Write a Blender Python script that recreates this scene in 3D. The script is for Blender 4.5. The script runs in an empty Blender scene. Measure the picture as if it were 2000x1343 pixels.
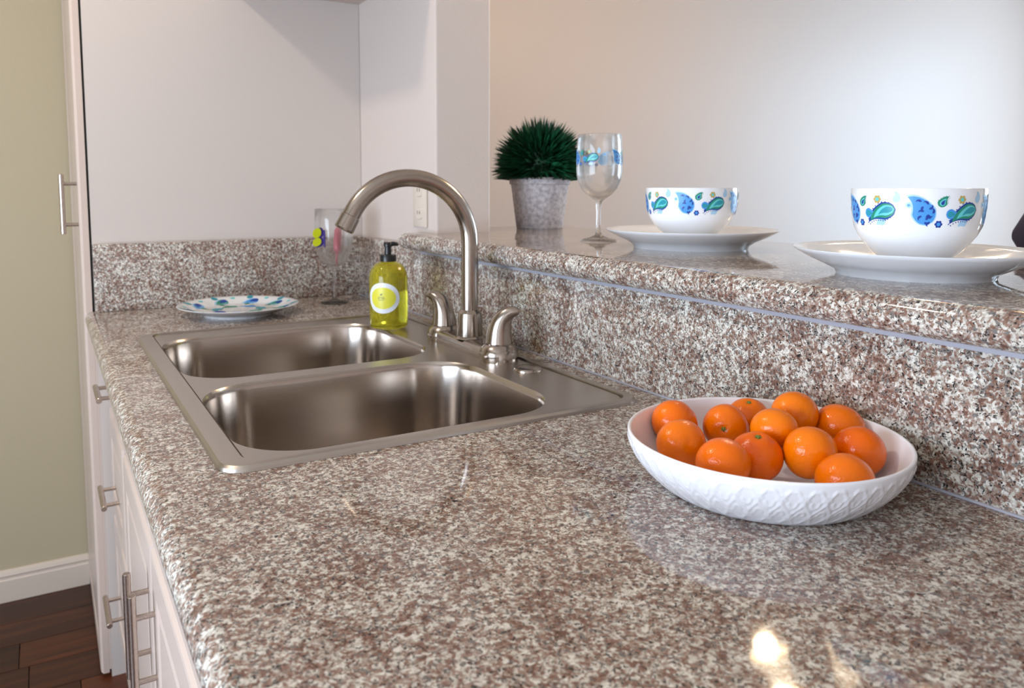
import bpy, bmesh, math, random
from mathutils import Vector, Matrix
PI = math.pi
H = 0.91                       # height of the worktop above the floor
scene = bpy.context.scene
col = scene.collection

# ------------------------------------------------------------------ camera
cam_d = bpy.data.cameras.new('camera'); cam = bpy.data.objects.new('camera', cam_d); col.objects.link(cam)
scene.camera = cam
cam_d.sensor_width = 23.6
cam_d.lens = 1514.66 / 2000 * 23.6
cam_d.shift_x = 0.0289; cam_d.shift_y = -0.0819
cam_d.clip_start = 0.02
yaw, pit = -0.5143, -0.0941
fw = Vector((-math.sin(yaw) * math.cos(pit), math.cos(yaw) * math.cos(pit), math.sin(pit)))
rt = Vector((math.cos(yaw), math.sin(yaw), 0)); up = rt.cross(fw)
cam.matrix_world = Matrix(((rt.x, up.x, -fw.x, -0.1447), (rt.y, up.y, -fw.y, -0.7927), (rt.z, up.z, -fw.z, H + 0.2928), (0, 0, 0, 1)))
cam_d.dof.use_dof = True
cam_d.dof.focus_distance = 0.90
cam_d.dof.aperture_fstop = 5.6

# ------------------------------------------------------------------ world, daylight, exposure
world = bpy.data.worlds.new('world'); scene.world = world; world.use_nodes = True
bg = world.node_tree.nodes['Background']; bg.inputs[0].default_value = (0.62, 0.78, 1.0, 1); bg.inputs[1].default_value = 1.5
scene.view_settings.view_transform = 'Standard'; scene.view_settings.look = 'None'
scene.view_settings.gamma = 1.0; scene.view_settings.use_curve_mapping = False
scene.view_settings.exposure = 0.0
scene.cycles.use_denoising = True
scene.cycles.max_bounces = 7; scene.cycles.diffuse_bounces = 3; scene.cycles.transmission_bounces = 8; scene.cycles.glossy_bounces = 4
scene.cycles.use_adaptive_sampling = True; scene.cycles.adaptive_threshold = 0.05; scene.cycles.adaptive_min_samples = 16
scene.cycles.sample_clamp_indirect = 6.0
scene.cycles.caustics_reflective = False

def area_light(name, loc, target, sx, sy, power, color):
    d = bpy.data.lights.new(name, 'AREA'); d.shape = 'RECTANGLE'; d.size = sx; d.size_y = sy; d.energy = power; d.color = color
    o = bpy.data.objects.new(name, d); col.objects.link(o); o.location = loc
    o.rotation_euler = (Vector(target) - Vector(loc)).to_track_quat('-Z', 'Y').to_euler()
    return o
# daylight coming in through the kitchen window behind the camera and the patio window of the dining room
area_light('kitchen_window_daylight', (-1.86, -0.45, 1.10), (0, -0.45, 1.10), 1.40, 1.20, 78, (0.70, 0.83, 1.0))
area_light('dining_window_daylight', (5.56, 0.00, 1.30), (0, 0.00, 1.30), 2.0, 1.9, 112, (0.64, 0.82, 1.0))

# ------------------------------------------------------------------ materials
def lin(c):
    return tuple(((v / 255) / 12.92 if v / 255 <= 0.04045 else ((v / 255 + 0.055) / 1.055) ** 2.4) for v in c) + (1,)
def mat(name, rgb, rough=0.5, metal=0.0, **kw):
    m = bpy.data.materials.new(name); m.use_nodes = True
    b = m.node_tree.nodes['Principled BSDF']
    b.inputs['Base Color'].default_value = lin(rgb); b.inputs['Roughness'].default_value = rough; b.inputs['Metallic'].default_value = metal
    for k, v in kw.items(): b.inputs[k.replace('_', ' ')].default_value = v
    return m
def nd(m, t, **kw):
    n = m.node_tree.nodes.new(t)
    for k, v in kw.items(): setattr(n, k, v)
    return n
def lk(m, a, b): m.node_tree.links.new(a, b)
def bsdf(m): return m.node_tree.nodes['Principled BSDF']
def bump(m, scale, strength, dist=0.001, detail=3, rough=0.55):
    tc = nd(m, 'ShaderNodeTexCoord'); n = nd(m, 'ShaderNodeTexNoise'); n.inputs['Scale'].default_value = scale; n.inputs['Detail'].default_value = detail
    n.inputs['Roughness'].default_value = rough
    b = nd(m, 'ShaderNodeBump'); b.inputs['Strength'].default_value = strength; b.inputs['Distance'].default_value = dist
    lk(m, tc.outputs['Object'], n.inputs['Vector']); lk(m, n.outputs['Fac'], b.inputs['Height']); lk(m, b.outputs['Normal'], bsdf(m).inputs['Normal'])
    return tc, n
def ramp(m, src, stops, interp='LINEAR'):
    r = nd(m, 'ShaderNodeValToRGB'); r.color_ramp.interpolation = interp; e = r.color_ramp.elements
    while len(e) < len(stops): e.new(0.5)
    for i, (p, c) in enumerate(stops): e[i].position = p; e[i].color = c
    lk(m, src, r.inputs['Fac']); return r
def math_n(m, op, a, b):
    n = nd(m, 'ShaderNodeMath', operation=op)
    for i, v in enumerate((a, b)):
        if isinstance(v, (int, float)): n.inputs[i].default_value = v
        else: lk(m, v, n.inputs[i])
    return n.outputs[0]
def mixc(m, fac, a, b):
    n = nd(m, 'ShaderNodeMix', data_type='RGBA')
    lk(m, fac, n.inputs['Factor'])
    for i, v in ((6, a), (7, b)):
        if isinstance(v, tuple): n.inputs[i].default_value = v
        else: lk(m, v, n.inputs[i])
    return n.outputs[2]

def granite(name):
    m = mat(name, (140, 120, 108), 0.05)
    tc = nd(m, 'ShaderNodeTexCoord')
    dn = nd(m, 'ShaderNodeTexNoise'); dn.inputs['Scale'].default_value = 160; dn.inputs['Detail'].default_value = 2
    lk(m, tc.outputs['Object'], dn.inputs['Vector'])
    sc = nd(m, 'ShaderNodeVectorMath', operation='SCALE'); sc.inputs['Scale'].default_value = 0.008
    lk(m, dn.outputs['Color'], sc.inputs[0])
    ad = nd(m, 'ShaderNodeVectorMath', operation='ADD'); lk(m, tc.outputs['Object'], ad.inputs[0]); lk(m, sc.outputs[0], ad.inputs[1])
    v1 = nd(m, 'ShaderNodeTexVoronoi'); v1.inputs['Scale'].default_value = 410; lk(m, ad.outputs[0], v1.inputs['Vector'])
    s1 = nd(m, 'ShaderNodeSeparateColor'); lk(m, v1.outputs['Color'], s1.inputs[0])
    n1 = nd(m, 'ShaderNodeTexNoise'); n1.inputs['Scale'].default_value = 118; n1.inputs['Detail'].default_value = 4; n1.inputs['Roughness'].default_value = 0.6
    lk(m, tc.outputs['Object'], n1.inputs['Vector'])
    n0 = nd(m, 'ShaderNodeTexNoise'); n0.inputs['Scale'].default_value = 22; n0.inputs['Detail'].default_value = 2
    lk(m, tc.outputs['Object'], n0.inputs['Vector'])
    v = math_n(m, 'ADD', math_n(m, 'MULTIPLY', s1.outputs[0], 0.42), math_n(m, 'MULTIPLY', n1.outputs['Fac'], 1.15))
    v = math_n(m, 'ADD', v, math_n(m, 'MULTIPLY', n0.outputs['Fac'], 0.48))
    v = math_n(m, 'SUBTRACT', v, 0.525)
    r = ramp(m, v, [(0.0, lin((84, 62, 53))), (0.28, lin((118, 87, 75))), (0.41, lin((146, 117, 103))), (0.51, lin((162, 147, 135))), (0.61, lin((194, 187, 176))), (0.80, lin((226, 221, 211)))])
    # small dark mica flecks and grey quartz grains
    v2 = nd(m, 'ShaderNodeTexVoronoi'); v2.inputs['Scale'].default_value = 700; lk(m, ad.outputs[0], v2.inputs['Vector'])
    s2 = nd(m, 'ShaderNodeSeparateColor'); lk(m, v2.outputs['Color'], s2.inputs[0])
    n2 = nd(m, 'ShaderNodeTexNoise'); n2.inputs['Scale'].default_value = 190; n2.inputs['Detail'].default_value = 2; lk(m, tc.outputs['Object'], n2.inputs['Vector'])
    d = math_n(m, 'ADD', s2.outputs[1], math_n(m, 'MULTIPLY', n2.outputs['Fac'], 1.1))
    dark = math_n(m, 'GREATER_THAN', d, 1.475)
    grey = math_n(m, 'GREATER_THAN', math_n(m, 'ADD', s1.outputs[2], math_n(m, 'MULTIPLY', n2.outputs['Fac'], 0.6)), 1.17)
    c = mixc(m, grey, r.outputs[0], lin((118, 112, 108)))
    c = mixc(m, dark, c, lin((44, 40, 40)))
    lk(m, c, bsdf(m).inputs['Base Color'])
    bsdf(m).inputs['Specular IOR Level'].default_value = 0.5
    return m

M = {}
M['granite'] = granite('polished speckled granite')
M['wall'] = mat('warm white wall paint', (208, 195, 187), 0.42); bump(M['wall'], 170, 0.22, 0.002)
M['wall_beige'] = mat('beige wall paint', (184, 172, 144), 0.5); bump(M['wall_beige'], 170, 0.22, 0.002)
M['ceiling'] = mat('ceiling paint', (222, 212, 200), 0.7); bump(M['ceiling'], 120, 0.2, 0.002)
M['trim'] = mat('white trim paint', (212, 198, 184), 0.35); bump(M['trim'], 40, 0.05, 0.001)
M['cab'] = mat('white cabinet lacquer', (206, 187, 175), 0.32); bump(M['cab'], 60, 0.04, 0.0006)
M['panel'] = mat('white laminate side panel', (206, 195, 187), 0.45); bump(M['panel'], 50, 0.03, 0.0006)
M['dark'] = mat('dark gap and slot shade', (22, 20, 18), 0.8); bump(M['dark'], 90, 0.1)  # near-black colour standing in for shade in the door gap and outlet slots
M['kick'] = mat('dark toe kick board', (70, 58, 52), 0.6); bump(M['kick'], 70, 0.1)
M['caulk'] = mat('grey caulk strip', (158, 156, 164), 0.5); bump(M['caulk'], 90, 0.1, 0.0005)
def steel(name, rgb, rough, aniso=0.0, stretch=(1, 1, 1)):
    m = mat(name, rgb, rough, 1.0)
    tc = nd(m, 'ShaderNodeTexCoord'); mp = nd(m, 'ShaderNodeMapping'); mp.inputs['Scale'].default_value = stretch
    n = nd(m, 'ShaderNodeTexNoise'); n.inputs['Scale'].default_value = 900; n.inputs['Detail'].default_value = 2
    lk(m, tc.outputs['Object'], mp.inputs['Vector']); lk(m, mp.outputs[0], n.inputs['Vector'])
    r = ramp(m, n.outputs['Fac'], [(0.3, (rough * 0.94,) * 3 + (1,)), (0.7, (min(1, rough * 1.06),) * 3 + (1,))]); lk(m, r.outputs[0], bsdf(m).inputs['Roughness'])
    return m
M['steel'] = steel('brushed stainless sink steel', (192, 184, 176), 0.30, stretch=(1, 0.03, 0.03))
M['bowlsteel'] = steel('brushed stainless bowl steel', (190, 180, 171), 0.20, stretch=(0.03, 0.03, 1))
M['nickel'] = steel('brushed nickel', (176, 165, 155), 0.19, stretch=(1, 1, 0.05))
M['chrome'] = steel('satin nickel pull', (196, 182, 172), 0.28, stretch=(1, 1, 0.1))
M['black'] = mat('black pump plastic', (16, 16, 18), 0.35); bump(M['black'], 80, 0.05)
M['porcelain'] = mat('white porcelain glaze', (238, 238, 240), 0.10, Coat_Weight=0.4); bump(M['porcelain'], 25, 0.02, 0.0005)
M['melamine'] = mat('white ceramic fruit bowl', (246, 245, 249), 0.18); bump(M['melamine'], 60, 0.02, 0.0003)
def glass(name, rgb, rough=0.0, ior=1.45):
    m = mat(name, rgb, rough); b = bsdf(m); b.inputs['Transmission Weight'].default_value = 1.0; b.inputs['IOR'].default_value = ior
    return m
M['glass'] = glass('clear drinking glass', (253, 254, 254))
_m = M['glass']; _t = nd(_m, 'ShaderNodeBsdfTransparent'); _x = nd(_m, 'ShaderNodeMixShader'); _x.inputs[0].default_value = 0.40
_out = _m.node_tree.nodes['Material Output']; lk(_m, bsdf(_m).outputs[0], _x.inputs[1]); lk(_m, _t.outputs[0], _x.inputs[2]); lk(_m, _x.outputs[0], _out.inputs[0])
M['pane'] = glass('window pane glass', (245, 250, 250))
M['soap'] = glass('yellow liquid soap', (240, 232, 70), 0.03, 1.34); bsdf(M['soap']).inputs['Transmission Weight'].default_value = 0.86
M['clearplastic'] = glass('clear bottle plastic', (244, 246, 236), 0.02)
M['pink'] = mat('translucent pink plastic', (226, 130, 140), 0.3, Transmission_Weight=0.3)
def flat(name, rgb, rough=0.35):
    m = mat(name, rgb, rough); tc, n = bump(m, 300, 0.02, 0.0002)
    return m
M['p_blue'] = flat('print bright blue', (72, 150, 218)); M['p_navy'] = flat('print navy', (26, 62, 150)); M['p_teal'] = flat('print teal', (44, 150, 168))
M['p_green'] = flat('print green', (40, 140, 112)); M['p_pale'] = flat('print pale blue', (170, 208, 236)); M['p_gold'] = flat('print gold', (196, 170, 96)); M['p_aqua'] = flat('print aqua', (104, 204, 206))
M['lab_white'] = flat('label white', (235, 235, 240)); M['lab_yellow'] = flat('label yellow', (228, 220, 70)); M['lab_ink'] = flat('label ink', (110, 120, 30))
M['bf_yellow'] = flat('butterfly yellow green', (200, 206, 20), 0.5); M['bf_purple'] = flat('butterfly purple', (58, 40, 120), 0.5)
M['purple'] = flat('dark purple upholstery', (34, 26, 52), 0.6); M['oak'] = flat('tan oak wood', (176, 124, 84), 0.45)
def orange_mat():
    m = mat('tangerine peel', (240, 118, 8), 0.16, Specular_IOR_Level=0.32, Subsurface_Weight=0.08, Coat_Weight=0.15)
    bsdf(m).inputs['Subsurface Radius'].default_value = (0.006, 0.002, 0.0005); bsdf(m).inputs['Subsurface Scale'].default_value = 0.5
    tc, n = bump(m, 620, 0.45, 0.0008, 1)
    oi = nd(m, 'ShaderNodeObjectInfo'); n2 = nd(m, 'ShaderNodeTexNoise'); n2.inputs['Scale'].default_value = 22; lk(m, tc.outputs['Object'], n2.inputs['Vector'])
    f = math_n(m, 'ADD', math_n(m, 'MULTIPLY', oi.outputs['Random'], 0.6), math_n(m, 'MULTIPLY', n2.outputs['Fac'], 0.5))
    r = ramp(m, f, [(0.1, lin((242, 100, 0))), (0.5, lin((247, 118, 2))), (0.95, lin((252, 138, 6)))]); lk(m, r.outputs[0], bsdf(m).inputs['Base Color'])
    return m
M['orange'] = orange_mat()
M['stem'] = mat('green stem button', (112, 130, 50), 0.6); bump(M['stem'], 400, 0.3)
def pot_mat():
    m = mat('pale concrete pot', (190, 186, 190), 0.75)
    tc, n = bump(m, 240, 0.3, 0.001)
    n2 = nd(m, 'ShaderNodeTexNoise'); n2.inputs['Scale'].default_value = 110; n2.inputs['Detail'].default_value = 5; lk(m, tc.outputs['Object'], n2.inputs['Vector'])
    r = ramp(m, n2.outputs['Fac'], [(0.3, lin((158, 152, 156))), (0.55, lin((196, 190, 192))), (0.75, lin((214, 210, 214)))]); lk(m, r.outputs[0], bsdf(m).inputs['Base Color'])
    return m
M['pot'] = pot_mat()
def leaf_mat():
    m = mat('dark green needle leaves', (14, 62, 36), 0.45)
    g = nd(m, 'ShaderNodeNewGeometry'); r = ramp(m, g.outputs['Random Per Island'], [(0, lin((6, 40, 24))), (0.6, lin((14, 68, 40))), (1, lin((30, 104, 66)))])
    lk(m, r.outputs[0], bsdf(m).inputs['Base Color']); return m
M['leaf'] = leaf_mat()
def wood_floor():
    m = mat('dark brown wood plank', (70, 38, 22), 0.42)
    tc = nd(m, 'ShaderNodeTexCoord'); oi = nd(m, 'ShaderNodeObjectInfo')
    mp = nd(m, 'ShaderNodeMapping'); mp.inputs['Scale'].default_value = (1.2, 14, 14)
    off = nd(m, 'ShaderNodeCombineXYZ'); lk(m, math_n(m, 'MULTIPLY', oi.outputs['Random'], 30), off.inputs[0]); lk(m, math_n(m, 'MULTIPLY', oi.outputs['Random'], 77), off.inputs[1])
    lk(m, off.outputs[0], mp.inputs['Location']); lk(m, tc.outputs['Object'], mp.inputs['Vector'])
    n = nd(m, 'ShaderNodeTexNoise'); n.inputs['Scale'].default_value = 3; n.inputs['Detail'].default_value = 6; n.inputs['Distortion'].default_value = 0.6; lk(m, mp.outputs[0], n.inputs['Vector'])
    f = math_n(m, 'ADD', math_n(m, 'MULTIPLY', n.outputs['Fac'], 0.8), math_n(m, 'MULTIPLY', oi.outputs['Random'], 0.3))
    r = ramp(m, f, [(0.25, lin((36, 15, 8))), (0.5, lin((62, 29, 15))), (0.75, lin((94, 47, 24)))]); lk(m, r.outputs[0], bsdf(m).inputs['Base Color'])
    return m
M['plank'] = wood_floor()
M['shade'] = mat('frosted lamp glass', (250, 236, 214), 0.5, Emission_Strength=4.5); bsdf(M['shade']).inputs['Emission Color'].default_value = (1, 0.80, 0.56, 1)
M['dome'] = mat('lit ceiling light diffuser', (250, 240, 224), 0.5, Emission_Strength=2.5); bsdf(M['dome']).inputs['Emission Color'].default_value = (1, 0.84, 0.66, 1)

# ------------------------------------------------------------------ mesh helpers
class MB:
    def __init__(s): s.v = []; s.f = []; s.mi = []
    def add(s, v, f, mi=0):
        o = len(s.v); s.v += [tuple(p) for p in v]; s.f += [tuple(i + o for i in q) for q in f]; s.mi += [mi] * len(f); return s
    def box(s, x0, x1, y0, y1, z0, z1, mi=0):
        return s.add([(x0, y0, z0), (x1, y0, z0), (x1, y1, z0), (x0, y1, z0), (x0, y0, z1), (x1, y0, z1), (x1, y1, z1), (x0, y1, z1)],
                     [(0, 3, 2, 1), (4, 5, 6, 7), (0, 1, 5, 4), (1, 2, 6, 5), (2, 3, 7, 6), (3, 0, 4, 7)], mi)
    def loft(s, rings, closed=True, cap0=False, cap1=False, mi=0):
        n = len(rings[0]); v = [p for r in rings for p in r]; f = []
        for i in range(len(rings) - 1):
            for j in range(n if closed else n - 1):
                k = (j + 1) % n; f.append((i * n + j, i * n + k, (i + 1) * n + k, (i + 1) * n + j))
        if cap0: f.append(tuple(reversed(range(n))))
        if cap1: f.append(tuple((len(rings) - 1) * n + j for j in range(n)))
        return s.add(v, f, mi)
    def lathe(s, prof, n=48, c=(0, 0, 0), cap0=False, cap1=False, mi=0, axis=None):
        rings = []
        for r, z in prof:
            rings.append([(c[0] + r * math.cos(2 * PI * j / n), c[1] + r * math.sin(2 * PI * j / n), c[2] + z) for j in range(n)])
        if axis is not None:
            q = Vector((0, 0, 1)).rotation_difference(Vector(axis)); cv = Vector(c)
            rings = [[tuple(cv + q @ (Vector(p) - cv)) for p in r] for r in rings]
        return s.loft(rings, True, cap0, cap1, mi)
    def tube(s, pts, rad, n=14, caps=True, mi=0):
        pts = [Vector(p) for p in pts]; m = len(pts)
        if isinstance(rad, (int, float)): rad = [rad] * m
        t0 = (pts[1] - pts[0]).normalized(); a = t0.orthogonal().normalized(); rings = []; prev = t0
        for i in range(m):
            t = (pts[min(i + 1, m - 1)] - pts[max(i - 1, 0)]).normalized()
            a = prev.rotation_difference(t) @ a; a = (a - t * a.dot(t)).normalized(); b = t.cross(a); prev = t
            rings.append([tuple(pts[i] + (a * math.cos(2 * PI * j / n) + b * math.sin(2 * PI * j / n)) * rad[i]) for j in range(n)])
        return s.loft(rings, True, caps, caps, mi)
    def build(s, name, mats, parent=None, smooth=True, bevel=0, seg=2, loc=None, edge=None, angle=0.6):
        me = bpy.data.meshes.new(name)
        me.from_pydata(s.v, [], s.f)
        if not isinstance(mats, (list, tuple)): mats = [mats]
        for m in mats: me.materials.append(M[m])
        for p, i in zip(me.polygons, s.mi): p.material_index = i
        bm = bmesh.new(); bm.from_mesh(me)
        bmesh.ops.recalc_face_normals(bm, faces=bm.faces)
        if bevel:
            es = [e for e in bm.edges if len(e.link_faces) == 2 and e.calc_face_angle(0) > 0.5 and (edge is None or edge(e))]
            bmesh.ops.bevel(bm, geom=es, offset=bevel, segments=seg, profile=0.5, affect='EDGES', clamp_overlap=True)
        if smooth:
            for f in bm.faces: f.smooth = True
            for e in bm.edges:
                if len(e.link_faces) == 2 and e.calc_face_angle(0) > angle: e.smooth = False
        bm.to_mesh(me); bm.free()
        o = bpy.data.objects.new(name, me); col.objects.link(o)
        if parent is not None: o.parent = parent
        if loc is not None: o.location = loc
        return o
def thing(name, label, cat, loc=(0, 0, 0), rz=0, group=None):
    o = bpy.data.objects.new(name, None); col.objects.link(o); o.empty_display_size = 0.05
    o.location = loc; o.rotation_euler = (0, 0, rz); o['label'] = label; o['category'] = cat
    if group: o['group'] = group
    return o
def tag(o, label, cat, group=None):
    o['label'] = label; o['category'] = cat
    if group: o['group'] = group
    return o
def struct(o, label=None):
    o['kind'] = 'structure'
    if label: o['label'] = label
    return o
def clone(src, parent, loc=None):
    c = src.copy(); col.objects.link(c); c.parent = parent
    if loc is not None: c.location = loc
    return c
def rrect(x0, x1, y0, y1, r, z, n=10):
    pts = []
    for cx, cy, a0 in ((x1 - r, y1 - r, 0), (x0 + r, y1 - r, PI / 2), (x0 + r, y0 + r, PI), (x1 - r, y0 + r, 1.5 * PI)):
        for i in range(n + 1):
            a = a0 + PI / 2 * i / n; pts.append((cx + r * math.cos(a), cy + r * math.sin(a), z))
    return pts
def prism(outline, z0, z1):
    n = len(outline); b = MB()
    b.add([(x, y, z0) for x, y in outline] + [(x, y, z1) for x, y in outline],
          [tuple(reversed(range(n))), tuple(range(n, 2 * n))] + [(i, (i + 1) % n, n + (i + 1) % n, n + i) for i in range(n)])
    return b

XL, XR, YN, YF, YD, CEIL = -1.90, 5.60, -1.62, 1.776, 1.776, 2.44
XB, XW, XP = 0.598, 0.618, 0.757        # backsplash face, side wall face, dining side of that wall
YP = 1.2324                             # side panel of the tall cabinet
# ------------------------------------------------------------------ room shell
fl = struct(MB().box(XL, XR, YN, YD, -0.06, -0.012).build('floor', 'kick', smooth=False), 'dark brown wood plank floor')
plank_me = {}
random.seed(4)
row = 0; y = YN
while y < YD - 0.02:
    w = min(0.125, YD - y); x = XL - random.random() * 0.9
    while x < XR:
        L = 1.22; x0 = max(x, XL); x1 = min(x + L, XR)
        if x1 - x0 > 0.05 and (x0 < 0.02 or y > -9):
            b = MB(); g = 0.0012; cx, cy = (x0 + x1) / 2, y + w / 2
            b.box(x0 - cx + g, x1 - cx - g, -w / 2 + g, w / 2 - g, -0.012, 0)
            key = (round(x1 - x0, 3), round(w, 3))
            if key in plank_me:
                o = bpy.data.objects.new('plank', plank_me[key]); col.objects.link(o); o.parent = fl; o.location = (cx, cy, 0)
            else:
                o = b.build('plank', 'plank', fl, smooth=False, loc=(cx, cy, 0)); plank_me[key] = o.data
        x += L
    y += 0.125; row += 1
struct(MB().box(XL, XR, YN, YD, CEIL, CEIL + 0.06).build('ceiling', 'ceiling', smooth=False), 'white ceiling')
struct(MB().box(XL, XW, YF, YF + 0.1, 0, CEIL).build('wall_far', 'wall_beige', smooth=False), 'beige wall beside the tall white cabinet')
struct(MB().box(XP, XR, YF, YF + 0.1, 0, CEIL).build('wall_dining', 'wall', smooth=False), 'pale dining room wall behind the bar')
struct(MB().box(XW, XP, 0.766, YD, 0, CEIL).build('wall_side', 'wall', smooth=False, bevel=0.004), 'white side wall ending in a pillar at the bar')
struct(MB().box(XW, XP, YN, 0.766, 0, H + 0.1503).build('wall_half', 'wall', smooth=False), 'half wall carrying the granite bar')
# dining wall with the patio window beside the camera, kitchen wall with a window over the other worktop
KY0, KY1, KZ0, KZ1 = -1.20, 0.30, 0.45, 1.75; DY0, DY1, DZ0, DZ1 = -1.05, 1.05, 0.30, 2.30
struct(MB().box(XL, XR, YN - 0.1, YN, 0, CEIL).build('wall_near', 'wall', smooth=False), 'plain wall behind the camera')
b = MB()
for y0, y1, z0, z1 in ((YN, DY0, 0, CEIL), (DY0, DY1, 0, DZ0), (DY0, DY1, DZ1, CEIL), (DY1, YF, 0, CEIL)): b.box(XR, XR + 0.1, y0, y1, z0, z1)
struct(b.build('wall_right', 'wall', smooth=False), 'dining room wall with a window outside the right of the frame')
b = MB()
for y0, y1, z0, z1 in ((YN, KY0, 0, CEIL), (KY0, KY1, 0, KZ0), (KY0, KY1, KZ1, CEIL), (KY1, YF, 0, CEIL)): b.box(XL - 0.1, XL, y0, y1, z0, z1)
struct(b.build('wall_left', 'wall_beige', smooth=False), 'kitchen wall with a window outside the left of the frame')
def window(name, a0, a1, z0, z1, put):
    t = 0.05; m = (a0 + a1) / 2; b = MB()
    for q in ((a0, a0 + t, z0, z1), (a1 - t, a1, z0, z1), (a0 + t, a1 - t, z0, z0 + t), (a0 + t, a1 - t, z1 - t, z1), (m - t / 2, m + t / 2, z0 + t, z1 - t)): put(b, q, 0.02, 0.08)
    fr = struct(b.build(name, 'trim', smooth=False), 'white framed window outside the frame')
    for xa, xb in ((a0 + t, m - t / 2), (m + t / 2, a1 - t)):
        p = MB(); put(p, (xa, xb, z0 + t, z1 - t), 0.049, 0.055); p.build('pane', 'pane', fr, smooth=False)
window('window_1', KY0, KY1, KZ0, KZ1, lambda b, q, d0, d1: b.box(XL - d1, XL - d0, q[0], q[1], q[2], q[3]))
window('window_2', DY0, DY1, DZ0, DZ1, lambda b, q, d0, d1: b.box(XR + d0, XR + d1, q[0], q[1], q[2], q[3]))
def baseboard(name, label, x0, x1, y):
    prof = [(0, 0), (0.014, 0), (0.014, 0.064), (0.011, 0.068), (0.011, 0.074), (0.014, 0.078), (0.010, 0.088), (0.004, 0.093), (0, 0.093)]
    rings = [[(x, y - d, z) for d, z in prof] for x in (x0, x1)]
    return struct(MB().loft(rings, True, True, True).build(name, 'trim', smooth=False), label)
baseboard('baseboard_far', 'white moulded baseboard along the beige wall', XL, -0.074, YF)

# ------------------------------------------------------------------ cabinets
def pull_mesh(L, cc, so, r=0.006, vertical=False):
    b = MB(); ax = Vector((0, 0, 1)) if vertical else Vector((0, 1, 0)); out = Vector((-so, 0, 0))
    b.tube([out - ax * L / 2, out - ax * (L / 2 - 0.001), out + ax * (L / 2 - 0.001), out + ax * L / 2], [r * 0.85, r, r, r * 0.85], 12)
    for s in (-1, 1):
        b.tube([ax * cc / 2 * s, ax * cc / 2 * s + out], r * 0.72, 10)
    return b
def front_panel(y0, y1, z0, z1, xf, th=0.019, raised=True):
    """a cabinet front lying in plane x = xf (outer face), with a routed edge and a raised centre field"""
    b = MB()
    def ring(d, x): return [(x, y0 + d, z0 + d), (x, y1 - d, z0 + d), (x, y1 - d, z1 - d), (x, y0 + d, z1 - d)]
    rr = [ring(0, xf + th), ring(0, xf + 0.006), ring(0.004, xf + 0.001), ring(0.009, xf)]
    fr = min(0.055, (z1 - z0) * 0.28)
    if raised: rr += [ring(fr, xf), ring(fr + 0.003, xf + 0.005), ring(fr + 0.008, xf + 0.005), ring(fr + 0.022, xf + 0.001)]
    b.loft(rr, True, True, True); return b
FX = -0.010; DX = -0.032           # face frame plane, door face plane
def body(b, y0, y1):
    b.box(FX + 0.019, XW - 0.022, y0, y1, 0.10, H - 0.0385)
    b.box(FX, FX + 0.019, y0, y0 + 0.035, 0.10, H - 0.0385); b.box(FX, FX + 0.019, y1 - 0.035, y1, 0.10, H - 0.0385)
    b.box(FX, FX + 0.019, y0 + 0.035, y1 - 0.035, H - 0.075, H - 0.0385); b.box(FX, FX + 0.019, y0 + 0.035, y1 - 0.035, 0.10, 0.135)
    return b
def base_cab(name, label, y0, y1, hollow=False):
    t = thing(name, label, 'cabinet', (FX, (y0 + y1) / 2, 0))
    P = Matrix.Translation((-FX, -(y0 + y1) / 2, 0))
    def put(b, nm, m, parent=t, **k):
        b.v = [tuple(P @ Vector(v)) for v in b.v]; return b.build(nm, m, parent, **k)
    return t, put
# drawer stack next to the tall cabinet
t, put = base_cab('drawer_cabinet', 'white base cabinet with a stack of three drawers beside the tall cabinet', 0.862, 1.229)
put(body(MB(), 0.862, 1.229), 'body', 'cab', smooth=False)
put(MB().box(0.05, 0.09, 0.862, 1.229, 0, 0.10), 'toe_kick', 'kick', smooth=False)
pull_h = None
for z0, z1, zp in ((H - 0.215, H - 0.055, H - 0.152), (H - 0.475, H - 0.23, H - 0.385), (0.115, H - 0.49, H - 0.645)):
    d = put(front_panel(0.876, 1.216, z0, z1, DX), 'drawer', 'cab', smooth=False)
    h = pull_mesh(0.136, 0.096, 0.030).build('handle', 'chrome', d, loc=(DX - FX, 0.0, zp)); h['label'] = 'brushed nickel bar pull'
# sink base
t, put = base_cab('sink_cabinet', 'white sink base cabinet with two doors and paired upright bar handles', -0.058, 0.860)
b = MB(); b.box(FX, XW - 0.022, -0.058, -0.04, 0.10, H - 0.0385); b.box(FX, XW - 0.022, 0.842, 0.860, 0.10, H - 0.0385); b.box(FX, XW - 0.022, -0.04, 0.842, 0.10, 0.12)
b.box(FX, FX + 0.019, -0.04, 0.842, H - 0.075, H - 0.0385); b.box(FX, FX + 0.019, -0.04, 0.842, H - 0.25, H - 0.205); b.box(FX, FX + 0.019, 0.38, 0.42, 0.12, H - 0.25)
put(b, 'body', 'cab', smooth=False)
put(MB().box(0.05, 0.09, -0.058, 0.860, 0, 0.10), 'toe_kick', 'kick', smooth=False)
for y0, y1 in ((-0.046, 0.397), (0.403, 0.848)):
    put(front_panel(y0, y1, H - 0.215, H - 0.055, DX), 'false_front', 'cab', smooth=False)
for y0, y1, yh in ((-0.046, 0.397, 0.362), (0.403, 0.848, 0.436)):
    d = put(front_panel(y0, y1, 0.115, H - 0.232, DX), 'door', 'cab', smooth=False)
    pull_mesh(0.165, 0.096, 0.030, vertical=True).build('handle', 'chrome', d, loc=(DX - FX, yh - 0.401, H - 0.365))
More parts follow.
